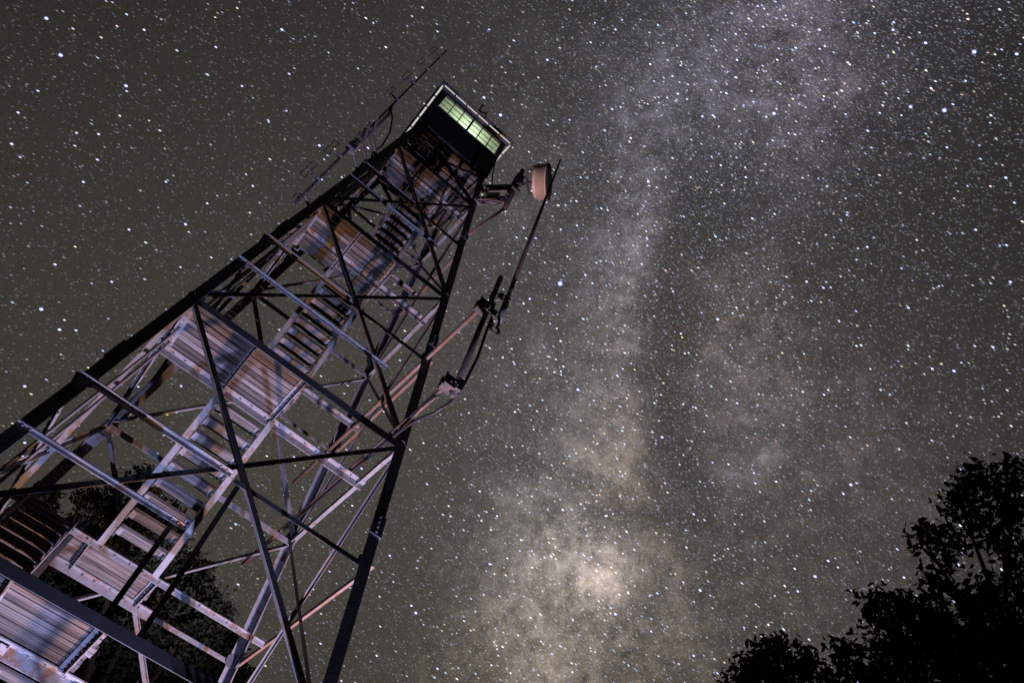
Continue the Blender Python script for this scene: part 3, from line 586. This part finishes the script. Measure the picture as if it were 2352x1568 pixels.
BRIGHT = [(-0.2079, 0.4565, 0.8651, 1.6), (-0.3563, 0.5838, 0.7295, 2), (-0.295, 0.5832, 0.7569, 1.8), (-0.3843, 0.5597, 0.7342, 1.8), (-0.0963, 0.5337, 0.8402, 1.6), (-0.1584, 0.6701, 0.7251, 1.6), (0.2518, 0.4668, 0.8478, 3.2), (0.3549, 0.5294, 0.7706, 1.8), (0.3099, 0.5991, 0.7383, 1.4), (0.0553, 0.2942, 0.9541, 1.5), (0.3008, 0.1493, 0.9419, 2), (0.0539, 0.3776, 0.9244, 2), (0.0243, 0.3758, 0.9264, 1.6), (0.419, 0.0165, 0.9078, 2.4), (0.3909, -0.039, 0.9196, 2.2), (0.3533, -0.0117, 0.9354, 1.6), (0.3947, 0.0386, 0.918, 1.9), (0.4174, -0.0649, 0.9064, 1.6), (0.3183, 0.0562, 0.9463, 1.2), (0.2692, 0.4378, 0.8578, 1.4), (0.2499, 0.3081, 0.9179, 1.7), (0.4676, 0.4834, 0.7401, 1.7), (0.4273, 0.6171, 0.6608, 1.6), (0.4407, 0.598, 0.6695, 1.2), (0.5938, 0.5332, 0.6026, 1.7), (0.3488, 0.7776, 0.5232, 1.8), (0.5377, 0.6209, 0.5704, 1.5), (0.5453, 0.4997, 0.673, 1.4), (0.637, 0.3352, 0.6942, 1.8), (0.638, 0.3473, 0.6873, 1.3), (0.4254, 0.3503, 0.8345, 1.8), (0.2994, 0.5101, 0.8064, 1.5), (-0.2134, 0.7798, 0.5885, 2), (-0.1859, 0.7887, 0.586, 1.7), (-0.3378, 0.6691, 0.662, 1.4), (0.4997, 0.5717, 0.6507, 1.4), (0.1791, 0.6406, 0.7467, 1.2), (0.3713, 0.2447, 0.8957, 1.4), (0.6206, 0.568, 0.5406, 1.2), (0.6659, 0.4191, 0.6173, 1.7), (0.6658, 0.3988, 0.6306, 1.4), (0.6491, 0.434, 0.6248, 1.3), (0.6624, 0.4427, 0.6044, 1.3), (0.7155, 0.3387, 0.611, 1.3), (0.7162, 0.2613, 0.6471, 1.4), (0.7345, 0.2845, 0.616, 1.4), (0.4055, 0.395, 0.8244, 1.3), (0.3135, 0.3787, 0.8708, 1.2), (0.2342, 0.5049, 0.8308, 1.4), (0.2548, 0.5716, 0.78, 1.2), (0.195, 0.7466, 0.636, 1.2), (0.3399, 0.7778, 0.5287, 1.3), (-0.2008, 0.6968, 0.6885, 1.3), (-0.2506, 0.5083, 0.8239, 1.2), (-0.2051, 0.5277, 0.8243, 1.1), (-0.3141, 0.5289, 0.7884, 1.2), (-0.2666, 0.6762, 0.6868, 1.3), (-0.3515, 0.6433, 0.6802, 1.2), (-0.2855, 0.6332, 0.7194, 1.2), (-0.2039, 0.6447, 0.7368, 1.1), (-0.1273, 0.6064, 0.7849, 1.2), (0.6083, 0.1916, 0.7703, 1.4), (0.621, 0.1749, 0.764, 1.6), (0.5866, 0.0753, 0.8063, 1.4), (0.6239, 0.1288, 0.7708, 1.3), (0.5515, 0.1722, 0.8162, 1.3), (0.4791, 0.1658, 0.862, 1.2), (0.5306, 0.0686, 0.8449, 1.3), (0.507, 0.0146, 0.8618, 1.4), (0.321, 0.0028, 0.9471, 1.4), (0.2674, 0.056, 0.962, 1.4), (0.2262, 0.1406, 0.9639, 1.3), (0.1541, 0.2142, 0.9646, 1.3), (0.0948, 0.2154, 0.9719, 1.2), (0.2434, 0.2109, 0.9467, 1.3), (0.1972, 0.2886, 0.9369, 1.2), (0.3314, 0.2197, 0.9175, 1.2), (0.4645, 0.2423, 0.8518, 1.3), (0.5616, 0.3037, 0.7697, 1.2), (0.5869, 0.4028, 0.7024, 1.3), (0.5406, 0.4375, 0.7186, 1.2), (0.5051, 0.3903, 0.7698, 1.2), (0.3919, 0.7044, 0.5918, 1.3), (0.321, 0.7112, 0.6254, 1.2), (0.2857, 0.7719, 0.568, 1.2), (0.3353, 0.8162, 0.4705, 1.2), (0.4023, 0.7811, 0.4775, 1.3), (0.453, 0.727, 0.516, 1.3), (-0.0861, 0.8036, 0.5889, 1.3), (-0.1294, 0.8183, 0.56, 1.2), (-0.1341, 0.8614, 0.49, 1.3), (-0.1731, 0.8308, 0.529, 1.4), (-0.044, 0.7872, 0.6152, 1.2), (-0.2333, 0.7458, 0.624, 1.3), (-0.1786, 0.7413, 0.6469, 1.2), (-0.1547, 0.6436, 0.7495, 1.1)]
def sky():
    t = NT('night_sky'); co = t.objco(); d = t.vmath('NORMALIZE', co).outputs[0]
    wn = t.n('ShaderNodeTexNoise'); wn.inputs['Scale'].default_value = 7.5; wn.inputs['Detail'].default_value = 6; wn.inputs['Roughness'].default_value = 0.62; t.l(d, wn.inputs['Vector'])
    wv = t.vmath('SCALE', t.vmath('SUBTRACT', wn.outputs['Color'], (0.5, 0.5, 0.5)).outputs[0], scale=0.075).outputs[0]
    dw = t.vmath('ADD', d, wv).outputs[0]
    def plane(vec):
        q = t.n('ShaderNodeCombineXYZ'); t.l(t.vmath('DOT_PRODUCT', vec, SKY_E).outputs['Value'], q.inputs[0]); t.l(t.vmath('DOT_PRODUCT', vec, SKY_N).outputs['Value'], q.inputs[1]); return q.outputs[0]
    smooth, warped = plane(d), plane(dw)
    total = None; haze_sum = None
    for i, (x, y, sx, sy, rot, c) in enumerate(BLOBS):
        mp = t.n('ShaderNodeMapping', vector_type='TEXTURE'); mp.inputs['Location'].default_value = (x, y, 0); mp.inputs['Rotation'].default_value = (0, 0, R_(rot)); mp.inputs['Scale'].default_value = (sx, sy, 1)
        t.l(smooth if i < 2 else warped, mp.inputs[0])
        q = t.vmath('DOT_PRODUCT', mp.outputs[0], mp.outputs[0]).outputs['Value']
        e = t.math('POWER', 2.71828, t.math('MULTIPLY', q, -0.5))
        v = t.vmath('SCALE', tuple(c), scale=e).outputs[0]
        if i < 2: haze_sum = v if haze_sum is None else t.vmath('ADD', haze_sum, v).outputs[0]
        else: total = v if total is None else t.vmath('ADD', total, v).outputs[0]
    # cloudy structure inside the band
    n1 = t.noise(dw, 11.0, 10, 0.68); n2 = t.noise(dw, 52.0, 8, 0.72)
    mod = t.math('ADD', t.math('MULTIPLY', t.math('SUBTRACT', n1, 0.5), 2.9), t.math('MULTIPLY', t.math('SUBTRACT', n2, 0.5), 3.6))
    total = t.vmath('SCALE', total, scale=t.math('MAXIMUM', t.math('ADD', mod, 1.05), 0.12)).outputs[0]
    total = t.vmath('MULTIPLY', total, (2.6, 2.38, 2.42)).outputs[0]
    rg = t.noise(dw, 9.5, 8, 0.62); rid = t.math('SUBTRACT', 1.0, t.math('MULTIPLY', t.math('ABSOLUTE', t.math('SUBTRACT', rg, 0.5)), 5.0), clamp=True)
    rg2 = t.noise(d, 17.0, 6, 0.6); rid2 = t.math('SUBTRACT', 1.0, t.math('MULTIPLY', t.math('ABSOLUTE', t.math('SUBTRACT', rg2, 0.52)), 8.0), clamp=True)
    total = t.vmath('SCALE', total, scale=t.math('SUBTRACT', 1.12, t.math('ADD', t.math('MULTIPLY', rid, 0.42), t.math('MULTIPLY', rid2, 0.38)))).outputs[0]
    front = t.math('GREATER_THAN', t.vmath('DOT_PRODUCT', d, SKY_C).outputs['Value'], 0.0)
    total = t.vmath('SCALE', t.vmath('ADD', total, haze_sum).outputs[0], scale=front).outputs[0]
    total = t.vmath('ADD', total, (0.0085, 0.0083, 0.0086)).outputs[0]
    # unresolved faint stars as a fine grain
    gr = t.n('ShaderNodeTexNoise'); gr.inputs['Scale'].default_value = 520; gr.inputs['Detail'].default_value = 2; t.l(d, gr.inputs['Vector'])
    total = t.vmath('SCALE', total, scale=t.math('MULTIPLY_ADD', gr.outputs['Fac'], 0.9, 0.53)).outputs[0]
    gc = t.vmath('MULTIPLY', t.vmath('SUBTRACT', gr.outputs['Color'], (0.5, 0.5, 0.5)).outputs[0], (0.05, 0.04, 0.055)).outputs[0]
    total = t.vmath('MAXIMUM', t.vmath('ADD', total, t.vmath('SCALE', gc, scale=0.5).outputs[0]).outputs[0], (0.004, 0.004, 0.004)).outputs[0]
    e = t.n('ShaderNodeEmission'); t.l(total, e.inputs[0]); t.l(e.outputs[0], t.out.inputs[0]); mat_sky = t.mat
    t = NT('starlight'); at = t.n('ShaderNodeAttribute', attribute_name='starlight'); e = t.n('ShaderNodeEmission'); t.l(at.outputs['Color'], e.inputs[0]); tb_ = t.n('ShaderNodeBsdfTransparent'); ad = t.n('ShaderNodeAddShader'); t.l(e.outputs[0], ad.inputs[0]); t.l(tb_.outputs[0], ad.inputs[1]); t.l(ad.outputs[0], t.out.inputs[0]); mat_star = t.mat
    for q in (mat_sky, mat_star): q.cycles.emission_sampling = 'NONE'
    # dome
    import bmesh
    bm = bmesh.new(); bmesh.ops.create_icosphere(bm, subdivisions=4, radius=2000.0)
    dv = np.array([v.co[:] for v in bm.verts]); df = [tuple(v.index for v in f.verts)[::-1] for f in bm.faces]; bm.free()
    # stars
    rng = np.random.default_rng(5)
    def band(D):       # brightness of the band, used for star density
        x = D@np.array(SKY_E); y = D@np.array(SKY_N); s = np.zeros(len(D))
        for (bx, by, sx, sy, rot, c) in BLOBS[2:]:
            a = math.radians(rot); dx = (x-bx)*math.cos(a)+(y-by)*math.sin(a); dy = -(x-bx)*math.sin(a)+(y-by)*math.cos(a)
            s += c[1]*np.exp(-0.5*((dx/sx)**2+(dy/sy)**2))
        return s
    N = 420000; cosmax = math.cos(math.radians(47))
    cz = rng.uniform(cosmax, 1, N); ph = rng.uniform(0, 2*math.pi, N); sz = np.sqrt(1-cz**2)
    D = cz[:, None]*np.array(SKY_C)+(sz*np.cos(ph))[:, None]*np.array(SKY_E)+(sz*np.sin(ph))[:, None]*np.array(SKY_N)
    bx = D@np.array(SKY_E); by = D@np.array(SKY_N); off = (bx-0.180-0.345*by)/1.055        # distance from the band's axis
    prob = np.clip(0.10+0.42*np.exp(-(off/0.19)**2)*np.clip(0.9+0.9*by, 0.55, 1.3)+0.10*np.exp(-((off-0.3)/0.2)**2)+2.6*band(D), 0.04, 1); D = D[(rng.uniform(size=N) < prob) & (D[:, 2] > -0.02)]
    # a thinner scatter over the rest of the dome
    E = rng.normal(size=(30000, 3)); E /= np.linalg.norm(E, axis=1)[:, None]; E = E[(E[:, 2] > 0.0) & (E@np.array(SKY_C) < cosmax)]
    D = np.concatenate([D, E]); n = len(D)
    mag = rng.uniform(size=n)
    lum = 0.025+0.06*rng.uniform(size=n)+0.16*np.power(mag, 12)+0.45*np.power(mag, 45)
    hwid = 0.23+0.08*rng.uniform(size=n)+0.08*np.power(mag, 10)+0.22*np.power(mag, 60); hlen = 0.85+0.5*rng.uniform(size=n)+0.3*np.power(mag, 40)
    tint = rng.uniform(size=n)[:, None]
    colr = np.where(tint < 0.60, np.array([[0.70, 0.85, 1.25]]), np.where(tint < 0.84, np.array([[1.0, 0.97, 0.95]]), np.array([[1.12, 0.94, 0.80]])))
    colr = colr*(1+0.08*rng.normal(size=(n, 3)))
    BR = np.array([b[:3] for b in BRIGHT]); bs = np.array([b[3] for b in BRIGHT])
    D = np.concatenate([D, BR, BR]); k = len(BR)
    lum = np.concatenate([lum, np.full(k, 0.75), np.full(k, 0.17)*bs/1.5]); hwid = np.concatenate([hwid, 0.40*bs, 0.80*bs]); hlen = np.concatenate([hlen, 0.9+0.30*bs, 0.4+0.80*bs])
    colr = np.concatenate([colr, np.tile([[0.85, 0.93, 1.15]], (k, 1)), np.tile([[0.30, 0.40, 1.25]], (k, 1))])
    axis = np.array([0.1625, 0.8958, -0.4176]); T = np.cross(axis, D); T /= np.linalg.norm(T, axis=1)[:, None]; S = np.cross(D, T)
    RAD = np.where(np.arange(len(D)) < len(D)-k, 1900.0, 1930.0)[:, None]; px = RAD/747.8
    ce = D*RAD; Lh = T*hlen[:, None]*px; Wh = S*hwid[:, None]*px; Dh = D*hwid[:, None]*px
    big = np.arange(len(D)) >= 0; big[:n] = lum[:n] > 0.15
    sm = ~big
    def sub(x): return x[big], x[sm]
    (cB, cS), (LB, LS), (WB, WS), (DB, DS) = sub(ce), sub(Lh), sub(Wh), sub(Dh); cc = np.clip(colr*lum[:, None], 0, 2)
    vB = np.stack([cB-LB, cB+LB, cB+WB-LB*.35, cB-WB-LB*.35, cB+WB+LB*.35, cB-WB+LB*.35, cB+DB, cB-DB], axis=1).reshape(-1, 3)
    vS = np.stack([cS-LS, cS+LS, cS+WS*1.25-DS*.4, cS-WS*1.25-DS*.4, cS+DS], axis=1).reshape(-1, 3)
    ring = [0, 2, 4, 1, 5, 3]; tri = []
    for i in range(6): tri += [(ring[i], ring[(i+1) % 6], 7), (ring[(i+1) % 6], ring[i], 6)]
    bB = len(dv)+8*np.arange(len(cB))[:, None]; bS = len(dv)+len(vB)+5*np.arange(len(cS))[:, None]
    sf = np.concatenate([bB+np.array(q)[None, :] for q in tri]+[bS+np.array(q)[None, :] for q in ((0, 2, 3), (2, 1, 3), (0, 4, 2), (2, 4, 1), (1, 4, 3), (3, 4, 0))], axis=0)
    sv = np.concatenate([vB, vS]); scol = np.concatenate([np.repeat(cc[big], 8, axis=0), np.repeat(cc[sm], 5, axis=0)])
    V = np.concatenate([dv, sv]); Fd = np.array(df); F = np.concatenate([Fd, sf])
    me = bpy.data.meshes.new('sky'); me.vertices.add(len(V)); me.vertices.foreach_set('co', V.astype(np.float32).ravel())
    me.loops.add(F.size); me.loops.foreach_set('vertex_index', F.astype(np.int32).ravel())
    me.polygons.add(len(F)); me.polygons.foreach_set('loop_start', np.arange(0, F.size, 3, dtype=np.int32))
    me.materials.append(mat_sky); me.materials.append(mat_star)
    mi = np.ones(len(F), dtype=np.int32); mi[:len(Fd)] = 0; me.polygons.foreach_set('material_index', mi)
    at = me.color_attributes.new('starlight', 'FLOAT_COLOR', 'POINT'); cv = np.zeros((len(V), 4), dtype=np.float32); cv[:, 3] = 1
    cv[len(dv):, :3] = scol; at.data.foreach_set('color', cv.ravel())
    me.update(); me.validate()
    o = bpy.data.objects.new('sky', me); COL.objects.link(o); tag(o, kind='structure')
sky()
